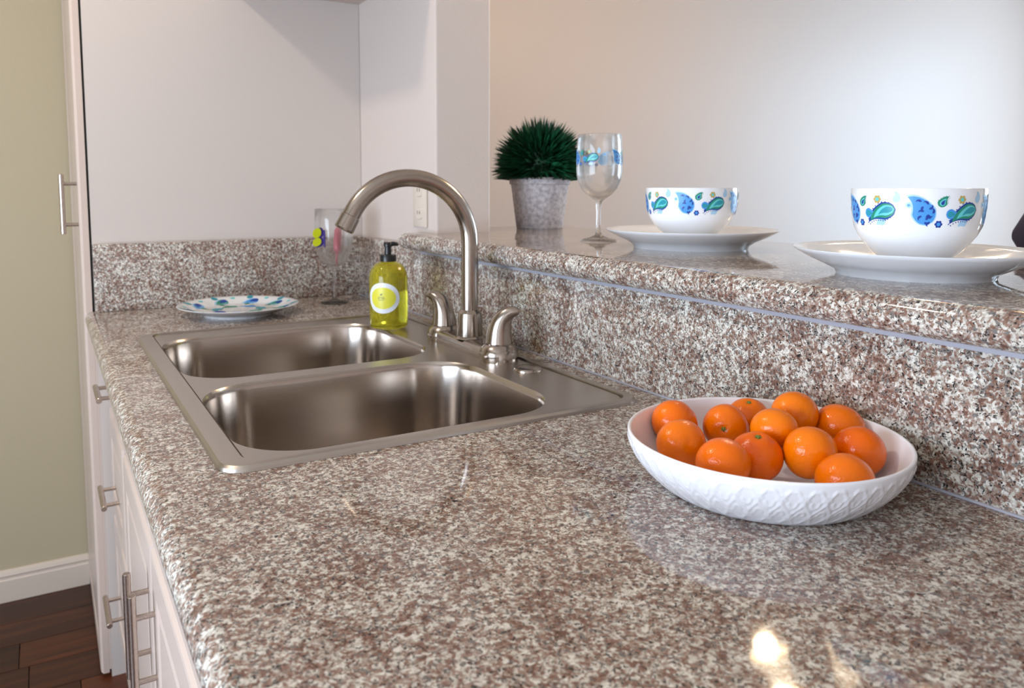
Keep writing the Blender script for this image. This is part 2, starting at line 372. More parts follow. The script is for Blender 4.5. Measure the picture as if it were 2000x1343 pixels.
# near base cabinet, mostly below the frame
t, put = base_cab('base_cabinet', 'white base cabinet nearest the camera under the worktop edge', -1.20, -0.060)
put(body(MB(), -1.20, -0.060), 'body', 'cab', smooth=False)
put(MB().box(0.05, 0.09, -1.20, -0.06, 0, 0.10), 'toe_kick', 'kick', smooth=False)
for y0, y1 in ((-1.188, -0.633), (-0.627, -0.072)):
    d = put(front_panel(y0, y1, H - 0.215, H - 0.055, DX), 'drawer', 'cab', smooth=False)
    pull_mesh(0.136, 0.096, 0.030).build('handle', 'chrome', d, loc=(DX - FX, (y0 + y1) / 2 + 0.63, H - 0.135))
    d = put(front_panel(y0, y1, 0.115, H - 0.232, DX), 'door', 'cab', smooth=False)
    pull_mesh(0.165, 0.096, 0.030, vertical=True).build('handle', 'chrome', d, loc=(DX - FX, (y1 - 0.04 if y1 < -0.5 else y0 + 0.04) + 0.63, H - 0.365))
# tall pantry whose side panel closes the end of the worktop
t = thing('tall_cabinet', 'tall white pantry cabinet with a bar handle at the far end of the worktop', 'cabinet', (0.28, 1.47, 0))
MB().box(-0.330, 0.337, YP - 1.47, 0.305, 0.0, 2.30).build('side_panel', 'panel', t, smooth=False)
dr = front_panel(YP - 1.47 + 0.001, 0.300, 0.012, 2.29, -0.354).build('door', 'cab', t, smooth=False)
MB().box(-0.3348, -0.3302, YP - 1.47 + 0.001, 0.295, 0.02, H - 0.04).build('filler_strip', 'cab', t, smooth=False)
MB().box(-0.3345, -0.3302, YP - 1.47 + 0.004, 0.295, H - 0.04, 2.28).build('gap_shade_strip', 'dark', t, smooth=False)  # added dark strip, paints the shade of the open gap behind the door
pull_mesh(0.140, 0.096, 0.032, vertical=True).build('handle', 'chrome', dr, loc=(-0.354, YP - 1.47 + 0.045, H + 0.252))
# wall cabinet above, out of frame, that shades the corner
t = thing('wall_cabinet', 'white wall cabinet above the faucet corner, only its underside edge in frame', 'cabinet', (0.45, 0.98, H + 0.78))
MB().box(-0.155, 0.168, -0.205, 0.250, 0.0, 0.70).build('body', 'cab', t, smooth=False)
front_panel(-0.203, 0.248, 0.002, 0.698, -0.175).build('door', 'cab', t, smooth=False)

# ------------------------------------------------------------------ granite
t = thing('countertop', 'speckled brown granite worktop with a rounded front edge', 'countertop', (0.26, 0, H))
CXF = -0.072
def slab(outline, sel):
    b = prism([(x - 0.26, y) for x, y in outline], -0.038, 0.0)
    return b.build('slab', 'granite', t, bevel=0.0185, seg=8, edge=sel, angle=0.5)
fr_sel = lambda e: all(abs(v.co.x - (CXF - 0.26)) < 1e-4 for v in e.verts) and abs(e.verts[0].co.z - e.verts[1].co.z) < 1e-5
slab([(CXF, -1.22), (XW - 0.0005, -1.22), (XW - 0.0005, 0.4892), (0.545, 0.4892), (0.545, 0.012), (0.014, 0.012), (0.014, 0.4892), (CXF, 0.4892)], fr_sel)
slab([(CXF, 0.4908), (0.014, 0.4908), (0.014, 0.826), (0.545, 0.826), (0.545, 0.4908), (XW - 0.0005, 0.4908), (XW - 0.0005, YP - 0.0005), (CXF, YP - 0.0005)], fr_sel)
o = MB().box(XB, XW - 0.0005, -1.22, 0.80, 0, 0.1425).build('backsplash', 'granite', loc=(0, 0, H), bevel=0.002, seg=2)
tag(o, 'long granite backsplash running under the bar ledge', 'backsplash')
# keep object-space texture continuous but distinct
o = MB().box(XB, XW - 0.0005, 0.8005, YP - 0.021, 0, 0.159).build('backsplash', 'granite', loc=(0, 0, H), bevel=0.002, seg=2)
tag(o, 'short granite backsplash on the white side wall behind the soap bottle', 'backsplash')
o = MB().box(-0.050, XW - 0.0005, YP - 0.0205, YP - 0.0005, 0, 0.159).build('backsplash', 'granite', loc=(0, 0, H), bevel=0.002, seg=2)
tag(o, 'granite backsplash across the end of the worktop behind the patterned plate', 'backsplash')
o = MB().box(XB - 0.003, XW - 0.001, -1.22, 0.80, 0.1427, 0.1503).build('trim_1', 'caulk', loc=(0, 0, H), smooth=False); struct(o, 'pale caulk line between backsplash and bar')
o = MB().tube([(XB - 0.0005, -1.22, 0.0008), (XB - 0.0005, 1.21, 0.0008)], 0.0019, 8).build('trim_2', 'caulk', loc=(0, 0, H)); struct(o, 'caulk bead along the foot of the backsplash')
BT = 0.1885; XE = 0.561
outline = [(XE, -1.22), (1.08, -1.22), (1.08, 0.98), (XP + 0.001, 0.98), (XP + 0.001, 0.765), (XW - 0.0005, 0.765), (XW - 0.0005, 0.850), (XE, 0.850)]
b = prism(outline, 0.1505, BT)
def bar_sel(e):
    a, c = e.verts[0].co, e.verts[1].co
    if abs(a.z - c.z) > 1e-5: return False
    m = (a + c) / 2
    return abs(m.x - XE) < 1e-4 or abs(m.x - 1.08) < 1e-4 or abs(m.y - 0.850) < 1e-4 or abs(m.y - 0.98) < 1e-4
o = b.build('bar_counter', 'granite', loc=(0, 0, H), bevel=0.0185, seg=8, edge=bar_sel, angle=0.5)
tag(o, 'raised granite bar ledge with a rounded edge above the backsplash', 'bar top')

# ------------------------------------------------------------------ sink
sk = thing('kitchen_sink', 'stainless steel double bowl drop-in sink in the granite worktop', 'sink', (0.28, 0.419, H))
SX, SY = 0.28, 0.419
def loc_s(lp): return [(x - SX, y - SY, z) for x, y, z in lp]
bw = [(0.030, 0.452, 0.026, 0.362, 0.085), (0.030, 0.448, 0.400, 0.772, 0.085)]
Dz = 0.004
from mathutils.geometry import delaunay_2d_cdt
loops = [loc_s(rrect(0.030, 0.540, 0.012, 0.826, 0.03, Dz))] + [loc_s(rrect(x0, x1, y0, y1, r, Dz, 16)) for x0, x1, y0, y1, r in bw]
pv, pe = [], []
for lp in loops:
    o0 = len(pv); pv += [Vector(p[:2]) for p in lp]; pe += [(o0 + i, o0 + (i + 1) % len(lp)) for i in range(len(lp))]
def inside(p, lp):
    c = False
    for i in range(len(lp)):
        (xa, ya, _), (xb, yb, _) = lp[i], lp[i - 1]
        if (ya > p[1]) != (yb > p[1]) and p[0] < (xb - xa) * (p[1] - ya) / (yb - ya) + xa: c = not c
    return c
ov, oe, of = delaunay_2d_cdt(pv, pe, [], 0, 1e-7)[:3]
keep = []
for f in of:
    c = sum((ov[k] for k in f), Vector((0, 0))) / len(f)
    if inside(c, loops[0]) and not inside(c, loops[1]) and not inside(c, loops[2]): keep.append(tuple(f))
dk = MB(); dk.add([(v.x, v.y, Dz) for v in ov], keep)
dk.build('deck', 'steel', sk, smooth=False)
rim = MB()
rr = [(0.0, 0.030, 0.0002), (0.001, 0.030, 0.0035), (0.004, 0.028, 0.0062), (0.010, 0.026, 0.0070)]
rings = [loc_s(rrect(0 + d, 0.559 - d, 0 + d, 0.838 - d, r, z)) for d, r, z in rr]
rings.append(loc_s(rrect(0.0265, 0.5435, 0.0105, 0.8275, 0.027, 0.0070)))
rings.append(loc_s(rrect(0.0268, 0.5432, 0.0107, 0.8273, 0.028, 0.0012)))
rings.append(loc_s(rrect(0.0290, 0.5410, 0.0117, 0.8263, 0.029, 0.0012)))
rings.append(loc_s(rrect(0.0300, 0.5400, 0.0120, 0.8260, 0.030, Dz)))
rim.loft(rings); rim.build('rim', 'steel', sk, angle=0.4)
for x0, x1, y0, y1, r in bw:
    b = MB(); rings = []
    for d, z, k in ((0, Dz, 0), (0.001, 0.0025, 0), (0.003, -0.001, 0), (0.004, -0.006, 0), (0.008, -0.06, 0), (0.013, -0.14, 0), (0.018, -0.165, 0.0), (0.028, -0.180, 0.0), (0.045, -0.187, 0.005), (0.07, -0.189, 0.0)):
        rings.append(loc_s(rrect(x0 + d, x1 - d, y0 + d, y1 - d, max(0.02, r - d * 0.7), z, 16)))
    cx, cy = (x0 + x1) / 2 - SX, (y0 + y1) / 2 - SY
    rings.append([(cx + (p[0] - cx) * 0.25, cy + (p[1] - cy) * 0.25, -0.193) for p in rings[-1]])
    b.loft(rings, True, False, True)
    bo = b.build('bowl', 'bowlsteel', sk, angle=1.2)
    MB().lathe([(0.056, -0.1925), (0.056, -0.1885), (0.050, -0.1875), (0.040, -0.1895), (0.012, -0.1905), (0.010, -0.182), (0.003, -0.181)], 28, (cx, cy, 0), False, True).build('drain', 'nickel', bo)
# cap over the spare tap hole
o = MB().lathe([(0.0, 0.0), (0.0225, 0.0), (0.0225, 0.002), (0.021, 0.0045), (0.015, 0.0062), (0.004, 0.0068), (0.0005, 0.0068)], 32).build('hole_cover', 'nickel', loc=(0.511, 0.222, H + Dz))
tag(o, 'round flat metal cap over the spare hole in the sink deck', 'cap')

# ------------------------------------------------------------------ faucet
fa = thing('faucet', 'brushed nickel gooseneck kitchen faucet with two lever handles', 'faucet', (0.508, 0.408, H + Dz))
b = MB(); rings = []
for d, z in ((0.0, 0.0), (0.0, 0.015), (0.003, 0.020), (0.009, 0.0225), (0.016, 0.023)):
    rings.append(rrect(-0.026 + d, 0.026 - d, -0.135 + d, 0.135 - d, 0.0255 - d, z, 10))
b.loft(rings, True, True, True); b.build('base_plate', 'nickel', fa, angle=0.8)
MB().lathe([(0.029, 0.0215), (0.0275, 0.0235), (0.0235, 0.026), (0.0225, 0.060), (0.0215, 0.066), (0.0175, 0.070), (0.0150, 0.072)], 32).build('collar', 'nickel', fa)
ph = math.radians(174); ux, uy = math.cos(ph), math.sin(ph)
prof = [(0, 0.060), (0, 0.10), (0, 0.15), (0, 0.185)]
R0 = 0.112; zc = 0.192
for i in range(0, 29):
    a = PI - math.radians(154) * i / 28
    prof.append((R0 + R0 * math.cos(a), zc + R0 * 1.0 * math.sin(a)))
s0, z0 = prof[-2]; s1, z1 = prof[-1]
pts = [(s * ux, s * uy, z) for s, z in prof]
MB().tube(pts, [0.0150] * len(pts), 24, True).build('spout', 'nickel', fa)
dv = Vector((s1 - s0, z1 - z0)).normalized()
e0 = Vector((s1, z1)); nz = MB()
q = [(0.0, 0.0150), (0.001, 0.0162), (0.024, 0.0168), (0.026, 0.0150), (0.026, 0.012)]
nz.tube([((e0.x + dv.x * d) * ux, (e0.x + dv.x * d) * uy, e0.y + dv.y * d) for d, r in q], [r for d, r in q], 24, True)
nz.build('aerator', 'nickel', fa)
for s in (-1, 1):
    yh = 0.1015 * s
    bo = MB().lathe([(0.0315, 0.0), (0.0325, 0.006), (0.0325, 0.014), (0.030, 0.021), (0.0255, 0.0265), (0.0235, 0.028), (0.0235, 0.030)], 32, (0, yh, 0)).build('handle_base', 'nickel', fa)
    pp = []; rr = []
    for i in range(15):
        k = i / 14
        w = 0.036 * k ** 2.6
        pp.append((-s * 0.62 * w, yh + s * 0.78 * w, 0.029 + 0.060 * (1 - (1 - k) ** 1.5) - 0.005 * k ** 4)); rr.append(0.0190 * (1 - k) ** 0.62 + 0.0042)
    MB().tube(pp, rr, 20).build('lever', 'nickel', fa)

# ------------------------------------------------------------------ painted decoration helpers
class Print:
    """flat painted shapes laid on a surface: smap(u, v, off) gives the 3-D point for surface millimetres u, v"""
    def __init__(s, smap): s.b = MB(); s.map = smap; s.lift = 0
    def grid(s, rows, mi, off):
        n = len(rows[0]); s.b.add([s.map(u, v, off) for r in rows for u, v in r],
              [(i * n + j, i * n + j + 1, (i + 1) * n + j + 1, (i + 1) * n + j) for i in range(len(rows) - 1) for j in range(n - 1)], mi)
    def tear(s, cx, cy, L, W, ang, curl, mi, off=0.00025):
        a = math.radians(ang); x, y = cx, cy; rows = []; N = 16
        st = []
        th = a
        for i in range(N + 1):
            k = i / N; st.append((x, y, th, k)); th = a + math.radians(curl) * k * k; x += math.cos(th) * L / N; y += math.sin(th) * L / N
        for x, y, th, k in st:
            w = W / 2 * (math.sqrt(max(0, 1 - (1 - k / 0.38) ** 2)) if k < 0.38 else max(0.0, 1 - (k - 0.38) / 0.62) ** 0.9)
            nx, ny = -math.sin(th), math.cos(th)
            rows.append([(x + nx * w * t, y + ny * w * t) for t in (-1, -0.6, -0.2, 0.2, 0.6, 1)])
        s.grid(rows, mi, off)
    def disc(s, cx, cy, r, mi, off=0.00025, n=10):
        rows = [[(cx + r * q * math.cos(2 * PI * j / n), cy + r * q * math.sin(2 * PI * j / n)) for j in range(n + 1)] for q in (0.02, 0.55, 1)]
        s.grid(rows, mi, off)
    def flower(s, cx, cy, r, mi, mc, off=0.00025):
        for k in range(6): s.disc(cx + r * 0.62 * math.cos(k * PI / 3), cy + r * 0.62 * math.sin(k * PI / 3), r * 0.36, mi, off, 8)
        s.disc(cx, cy, r * 0.45, mc, off + 0.00012, 8)
    def dots(s, cx, cy, L, W, ang, curl, mi, off, n=9, r=0.45):
        a = math.radians(ang); x, y = cx, cy; th = a
        for i in range(n):
            k = (i + 0.5) / n; th = a + math.radians(curl) * k * k; x += math.cos(th) * L / n; y += math.sin(th) * L / n
            w = W / 2 * (math.sqrt(max(0, 1 - (1 - k / 0.38) ** 2)) if k < 0.38 else (1 - (k - 0.38) / 0.62))
            for t in (-1, 1): s.disc(x - math.sin(th) * (w + r) * t, y + math.cos(th) * (w + r) * t, r, mi, off, 6)
PM = ['p_blue', 'p_navy', 'p_teal', 'p_green', 'p_pale', 'p_gold', 'p_aqua']
def paisley_unit(P, u0, k=1.0):
    """one repeat of the border: u to the right, v up from band centre, millimetres"""
    def T(x, y, L, W, a, c, mi, off): P.tear(u0 + x * k, y * k, L * k * 1.2, W * k * 1.2, a, c, mi, off)
    T(3, -17, 36, 22, 100, 75, 4, 0.00015); T(3, -16, 33, 19.5, 100, 75, 0, 0.00030)
    rnd = random.Random(3)
    for sx, sy, sa in ((2, -11, 40), (7, -10, 120), (-2, -7, 200), (4, -5, 300), (9, -4, 60), (0, -2, 150), (5, 1, 20), (-1, 4, 240), (4, 6, 110), (1, -14, 330), (7, -14, 200), (-3, 9, 140)):
        T(sx, sy + 1, 6.0, 2.2, sa, 170, 1, 0.00045)
    T(17, 4, 12.5, 8.5, 78, -70, 3, 0.00030); T(17.6, 5.5, 8, 5, 78, -60, 6, 0.00042); T(18, 6.5, 5.5, 3, 78, -60, 1, 0.00052)
    P.dots(u0 + 17 * k, 4 * k, 15 * k, 10.2 * k, 78, -70, 3, 0.0003, 7, 0.4 * k)
    T(26, -5, 14, 9, 160, 20, 6, 0.00030) if False else T(23, -4, 13, 9.5, 5, -40, 0, 0.00030); T(24.5, -4, 8, 5.5, 5, -40, 2, 0.00042)
    P.flower(u0 + 16 * k, -15 * k, 4.4 * k, 1, 0); P.flower(u0 + 40 * k, 12.5 * k, 5.0 * k, 5, 6)
    T(62, 1, 33, 17, 186, 62, 1, 0.00025); T(61, 1, 29, 14, 186, 60, 3, 0.00037); T(60, 1.2, 23, 10, 186, 58, 6, 0.00047); T(59, 1.5, 16, 6, 186, 55, 2, 0.00057)
    P.dots(u0 + 62 * k, 1 * k, 39.6 * k, 20.4 * k, 186, 62, 1, 0.00025, 11, 0.75 * k)
    T(60, 9, 12, 7, 60, 110, 4, 0.0002); T(50, -12, 11, 8, 190, 60, 4, 0.0002); P.disc(u0 + 75 * k, 6 * k, 3.6 * k, 4, 0.0002); P.disc(u0 + 75 * k, 6 * k, 1.6 * k, 0, 0.0003)
def wheel_print(rad_at, vc, R, reps, k, a0, name, parent, vis=None):
    def smap(u, v, off):
        z = vc + v / 1000; r = rad_at(z) + off; a = a0 + u / 1000 / R
        return (r * math.cos(a), r * math.sin(a), z)
    P = Print(smap)
    for i in range(reps): paisley_unit(P, i * 2 * PI * R * 1000 / reps, k)
    return P.b.build(name, PM, parent, smooth=False)
def interp(tab):
    def f(z):
        for (z0, r0), (z1, r1) in zip(tab, tab[1:]):
            if z <= z1: return r0 + (r1 - r0) * (z - z0) / (z1 - z0)
        return tab[-1][1]
    return f

# ------------------------------------------------------------------ plates and bowls on the bar
def dinner_plate(name, label, x, y, R, rf, group):
    k = R / 0.14
    prof = [(0.0005, 0.0065), (rf - 0.010, 0.0065), (rf - 0.007, 0.0), (rf, 0.0), (rf + 0.002, 0.0055), (0.105 * k, 0.0125), (0.122 * k, 0.0200), (0.134 * k, 0.0270), (0.1395 * k, 0.0306), (0.140 * k, 0.0318), (0.1388 * k, 0.0322),
            (0.130 * k, 0.0275), (0.118 * k, 0.0215), (0.102 * k, 0.0150), (0.094 * k, 0.0128), (0.080 * k, 0.0120), (0.0005, 0.0118)]
    o = MB().lathe(prof, 96).build(name, 'porcelain', loc=(x, y, H + BT), angle=1.0)
    return tag(o, label, 'plate', group)
P1 = (0.828, 0.197); P2 = (0.753, -0.246)
dinner_plate('dinner_plate', 'white plate under the patterned bowl nearer the wine glass', P1[0], P1[1], 0.145, 0.096, 'plates on the bar')
dinner_plate('dinner_plate', 'white plate under the patterned bowl at the right end, cut by the frame', P2[0], P2[1], 0.134, 0.084, 'plates on the bar')
def cereal_bowl(label, x, y, R, h, a0):
    t = thing('cereal_bowl', label, 'bowl', (x, y, H + BT + 0.0119), 0, 'patterned bowls on the bar')
    tab = [(0.0, 0.46), (0.03, 0.475), (0.07, 0.50), (0.15, 0.61), (0.22, 0.705), (0.30, 0.79), (0.40, 0.875), (0.52, 0.945), (0.63, 0.968), (0.75, 0.985), (0.88, 0.995), (1.0, 1.0)]
    prof = [(R * 0.02, h * 0.02), (R * 0.40, h * 0.02), (R * 0.42, 0.0)] + [(R * r, h * z) for z, r in tab]
    prof += [(R * 0.995, h * 1.008), (R * 0.975, h * 1.006), (R * 0.965, h * 0.99)] + [(R * (r - 0.045), h * z) for z, r in reversed(tab[3:-1])] + [(R * 0.40, h * 0.10), (R * 0.02, h * 0.09)]
    MB().lathe(prof, 96).build('vessel', 'porcelain', t, angle=1.0)
    ra = interp([(h * z, R * r) for z, r in tab])
    o = wheel_print(lambda z: ra(min(z, h)), h * 0.735, R, 5, R / 0.072, a0, 'paisley_print', t); o['label'] = 'blue and green paisley border'
    return t
VA = math.atan2(-0.531, -0.872)     # direction from bowl 2 to the camera
cereal_bowl('white paisley bowl on the plate nearer the wine glass', P1[0], P1[1], 0.0775, 0.090, VA + math.radians(8))
cereal_bowl('white paisley bowl on the plate at the right end of the bar', P2[0], P2[1], 0.0708, 0.090, VA + math.radians(6))

# ------------------------------------------------------------------ wine glass
GX, GY = 0.792, 0.407
wg = thing('wine_glass', 'clear stemmed wine glass with a blue paisley band beside the potted plant', 'glass', (GX, GY, H + BT))
tab = [(0.074, 0.006), (0.080, 0.014), (0.088, 0.0245), (0.098, 0.0335), (0.112, 0.0400), (0.128, 0.0425), (0.145, 0.0430), (0.165, 0.0424), (0.185, 0.0412), (0.1975, 0.0404)]
outer = [(0.0005, 0.0), (0.030, 0.0), (0.0345, 0.0008), (0.0350, 0.0018), (0.030, 0.0035), (0.018, 0.0060), (0.008, 0.0100), (0.0050, 0.016), (0.0042, 0.030), (0.0042, 0.055), (0.0052, 0.068)] + [(r, z) for z, r in tab]
inner = [(0.0398, 0.1982)] + [(max(0.0005, r - 0.0011), z + 0.0004) for z, r in reversed(tab[2:])] + [(0.012, 0.0815), (0.0005, 0.0785)]
GS = 1.03
MB().lathe([(r * GS, z * GS) for r, z in outer + inner], 64).build('glass_body', 'glass', wg, angle=1.0)
ra = interp(tab)
def gmap(u, v, off):
    z = 0.160 + v / 1000; a = VA + 0.2 + u / 43.0; r = ra(z / 1.03) * 1.03 + off
    return (r * math.cos(a), r * math.sin(a), z)
P = Print(gmap)
for i in range(3): paisley_unit(P, -45 + i * 90, 0.82)
P.b.build('paisley_print', PM, wg, smooth=False)['label'] = 'blue paisley band'

# ------------------------------------------------------------------ potted plant
PX, PY = 0.962, 0.868
pp = thing('potted_plant', 'round spiky dark green grass ball in a pale concrete pot', 'plant', (PX, PY, H + BT))
prof = [(0.001, 0), (0.058, 0), (0.0595, 0.002), (0.0735, 0.110), (0.0775, 0.111), (0.0780, 0.126), (0.0765, 0.128), (0.0705, 0.128), (0.0685, 0.118), (0.001, 0.115)]
MB().lathe(prof, 64).build('pot', 'pot', pp, angle=0.7)
random.seed(11); b = MB()
cz = 0.155
for i in range(1900):
    zz = 1 - 2 * (i + 0.5) / 1900 * 0.66; th = i * 2.399963
    rr = math.sqrt(max(0, 1 - zz * zz)); d = Vector((rr * math.cos(th), rr * math.sin(th), zz)) + Vector((random.gauss(0, 0.11), random.gauss(0, 0.11), random.gauss(0, 0.11))); d.normalize()
    r1 = random.uniform(0.106, 0.129) * (1 + 0.03 * max(0, d.z)); r0 = 0.035
    sd = d.cross(Vector((random.gauss(0, 1), random.gauss(0, 1), random.gauss(0, 1)))).normalized(); n2 = d.cross(sd)
    w = random.uniform(0.0024, 0.0038); c = Vector((0, 0, cz)); dr = Vector((0, 0, random.uniform(-0.006, 0.003)))
    mid = c + d * (r0 + (r1 - r0) * 0.62) + n2 * 0.001; tip = c + d * r1 + dr; ba = c + d * r0
    if tip.z < 0.122: tip.z = 0.122 + random.random() * 0.006
    if mid.z < 0.122: mid.z = 0.122 + random.random() * 0.006
    if ba.z < 0.112: ba.z = 0.112
    b.add([ba - sd * w * 0.7, ba + sd * w * 0.7, mid + sd * w, tip, mid - sd * w, mid + n2 * w * 0.8], [(0, 1, 5), (1, 2, 5), (2, 3, 5), (3, 4, 5), (4, 0, 5)])
fo = b.build('foliage', 'leaf', pp, smooth=False); fo['kind'] = 'stuff'
MB().lathe([(0.001, cz - 0.045), (0.045, cz - 0.040), (0.066, cz - 0.015), (0.070, cz + 0.01), (0.055, cz + 0.05), (0.03, cz + 0.066), (0.001, cz + 0.072)], 24).build('moss_core', 'leaf', pp)

# ------------------------------------------------------------------ fruit bowl
FBX, FBY = 0.463, -0.281
b = MB(); n = 616; rings = []
Ro, hh = 0.1322, 0.0500
def outer_r(t): return 0.098 + (Ro - 0.098) * (1 - (1 - t) ** 1.9)
rings.append([(0.088 * math.cos(2 * PI * j / n), 0.088 * math.sin(2 * PI * j / n), 0.0) for j in range(n)])
for i in range(41):
    t = i / 40; z = 0.001 + (hh - 0.001) * t; ring = []
    for j in range(n):
        a = 2 * PI * j / n; u = a * 44 / (2 * PI); vv = t * 2.9 + 0.1
        A = 0.23 * math.cos(2 * PI * vv * 0.5); ridge = 0.0
        for q in range(-1, 3):
            cq = math.floor(u) * 1.0 + q * 0.5; par = 1 if (round(cq * 2) % 2) else -1
            ridge = max(ridge, math.exp(-((u - cq - par * A) / 0.085) ** 2))
        for q in range(-1, 3):
            cq = math.floor(u) + q * 0.5 + 0.25; par = 1 if (round((cq - 0.25) * 2) % 2) else -1
            vc = math.floor(vv) + (0.0 if par > 0 else 1.0)
            for v0 in (vc - 2, vc, vc + 2):
                e = math.hypot((u - cq) / 0.30, (vv - v0) / 0.62); ridge = max(ridge, 0.8 * math.exp(-((e - 0.62) / 0.17) ** 2))
        env = min(1, t / 0.06) * min(1, max(0, (0.93 - t) / 0.06))
        r = outer_r(t) + 0.0010 * ridge * env
        ring.append((r * math.cos(a), r * math.sin(a), z))
    rings.append(ring)
for r, z in ((Ro - 0.0004, hh + 0.0012), (Ro - 0.0016, hh + 0.0019), (Ro - 0.0030, hh + 0.0014), (Ro - 0.0040, hh - 0.0005), (0.1240, 0.038), (0.118, 0.026), (0.109, 0.0145), (0.098, 0.0088), (0.085, 0.0068), (0.04, 0.0060), (0.001, 0.0058)):
    rings.append([(r * math.cos(2 * PI * j / n), r * math.sin(2 * PI * j / n), z) for j in range(n)])
b.loft(rings, True, True, False)
o = b.build('fruit_bowl', 'melamine', loc=(FBX, FBY, H), angle=1.2)
tag(o, 'shallow white fruit bowl with a raised teardrop lattice on its outside', 'bowl')
fruit = [((0.4393, -0.1811, 0.0383), 0.0248, 'tangerine at the left back of the bowl against the rim', (0.7, -0.2, 0.7), 0),
 ((0.4079, -0.2249, 0.0330), 0.0248, 'tangerine at the far left front, resting in front of the left back one', (0.3, 0.8, -0.4), 0),
 ((0.4852, -0.2112, 0.0353), 0.0238, 'tangerine left of centre whose small stem scar faces the camera', (-0.75, -0.58, 0.16), 1),
 ((0.5299, -0.2020, 0.0366), 0.0225, 'small rear tangerine with a green stem on top, half hidden', (-0.25, -0.25, 0.93), 1),
 ((0.4863, -0.2746, 0.0489), 0.0232, 'tangerine in the middle of the pile without a visible stem', (0.5, 0.4, 0.6), 0),
 ((0.5300, -0.2629, 0.0562), 0.0234, 'topmost tangerine at the back, rising above the bowl rim', (0.4, 0.8, -0.2), 0),
 ((0.5682, -0.2880, 0.0425), 0.0250, 'tangerine at the right back beside the granite backsplash', (0.6, 0.3, 0.6), 0),
 ((0.4441, -0.2888, 0.0334), 0.0248, 'tall tangerine in the front centre with a green stem button on top', (-0.22, -0.25, 0.94), 1),
 ((0.3955, -0.2922, 0.0364), 0.0248, 'glossy tangerine at the front left, cut by the front rim', (0.3, 0.5, 0.8), 0),
 ((0.4803, -0.3207, 0.0411), 0.0248, 'round tangerine right of centre with a bright highlight', (0.2, 0.9, 0.3), 0),
 ((0.5350, -0.3335, 0.0362), 0.0248, 'tangerine at the far right side of the bowl', (0.5, 0.7, 0.2), 0),
 ((0.4678, -0.3670, 0.0320), 0.0248, 'low tangerine at the front right just above the front rim', (0.3, 0.3, 0.9), 0)]
for i, (c, R, label, ax, vis) in enumerate(fruit):
    t = thing('tangerine', label, 'fruit', (c[0], c[1], H + c[2]), 0, 'tangerines in the fruit bowl')
    rnd = random.Random(i); b = MB(); nu, nv = 40, 24; rings = []
    q = Vector((0, 0, 1)).rotation_difference(Vector(ax).normalized()); ob = rnd.uniform(0.90, 0.95)
    ph1, ph2 = rnd.uniform(0, 6), rnd.uniform(0, 6); neck = 0.10 if i == 7 else 0.03
    for a in range(nv + 1):
        la = PI * a / nv; ring = []
        for k in range(nu):
            lo = 2 * PI * k / nu
            r = R * (1.015 + 0.012 * math.sin(3 * lo + ph1) * math.sin(la) + 0.010 * math.sin(2 * lo + ph2) * math.sin(2 * la))
            dip = 1 - 0.07 * math.exp(-(la / 0.20) ** 2) - 0.05 * math.exp(-((PI - la) / 0.20) ** 2) + neck * math.exp(-((la - 0.28) / 0.22) ** 2)
            p = Vector((r * math.sin(la + 1e-4) * math.cos(lo), r * math.sin(la + 1e-4) * math.sin(lo), r * math.cos(la) * ob * dip))
            ring.append(tuple(q @ p))
        rings.append(ring)
    b.loft(rings).build('peel', 'orange', t, angle=2)
    b = MB(); zt = R * 1.015 * ob * 0.925 + (0.0 if i != 7 else 0.0012)
    ring0 = []; 
    for k in range(20):
        lo = 2 * PI * k / 20; rr = R * (0.125 if k % 4 < 2 else 0.07); ring0.append(Vector((rr * math.cos(lo), rr * math.sin(lo), zt + 0.0012)))
    b.loft([[tuple(q @ (p - Vector((0, 0, 0.003)))) for p in ring0], [tuple(q @ p) for p in ring0], [tuple(q @ Vector((p.x * 0.4, p.y * 0.4, p.z + 0.0010))) for p in ring0]], True, True, True)
    b.build('stem', 'stem', t, smooth=False)['label'] = 'green stem button'

# ------------------------------------------------------------------ soap bottle
sb = thing('soap_bottle', 'pump bottle of yellow liquid soap with an oval label on the sink deck', 'bottle', (0.462, 0.672, H + 0.0072))
tab = [(0.0, 0.034), (0.002, 0.0378), (0.006, 0.0390), (0.10, 0.0392), (0.112, 0.0375), (0.122, 0.0330), (0.129, 0.0270), (0.133, 0.0195), (0.135, 0.0150), (0.141, 0.0140)]
MB().lathe([(0.0005, 0.0)] + [(r, z) for z, r in tab] + [(0.0005, 0.1412)], 48).build('liquid_soap', 'soap', sb, angle=1.0)
MB().lathe([(0.0145, 0.1345), (0.0165, 0.135), (0.0165, 0.1475), (0.0155, 0.149), (0.0070, 0.1495), (0.0066, 0.164), (0.0085, 0.165), (0.0088, 0.1725), (0.0075, 0.174), (0.0005, 0.174)], 28).build('pump_collar', 'black', sb, angle=0.8)
va2 = math.atan2(-0.7927 - 0.672, -0.1447 - 0.462)
nz = Vector((math.cos(va2 + PI / 2), math.sin(va2 + PI / 2), 0))
MB().tube([Vector((0, 0, 0.169)), Vector((0, 0, 0.1705)) + nz * 0.012, Vector((0, 0, 0.1695)) + nz * 0.019, Vector((0, 0, 0.167)) + nz * 0.021], [0.0050, 0.0046, 0.0034, 0.0028], 10).build('pump_nozzle', 'black', sb)
ra = interp(tab)
def lmap(u, v, off):
    z = 0.064 + v / 1000; a = va2 - 0.30 + u / 39.2; r = ra(z) + off
    return (r * math.cos(a), r * math.sin(a), z)
P = Print(lmap)
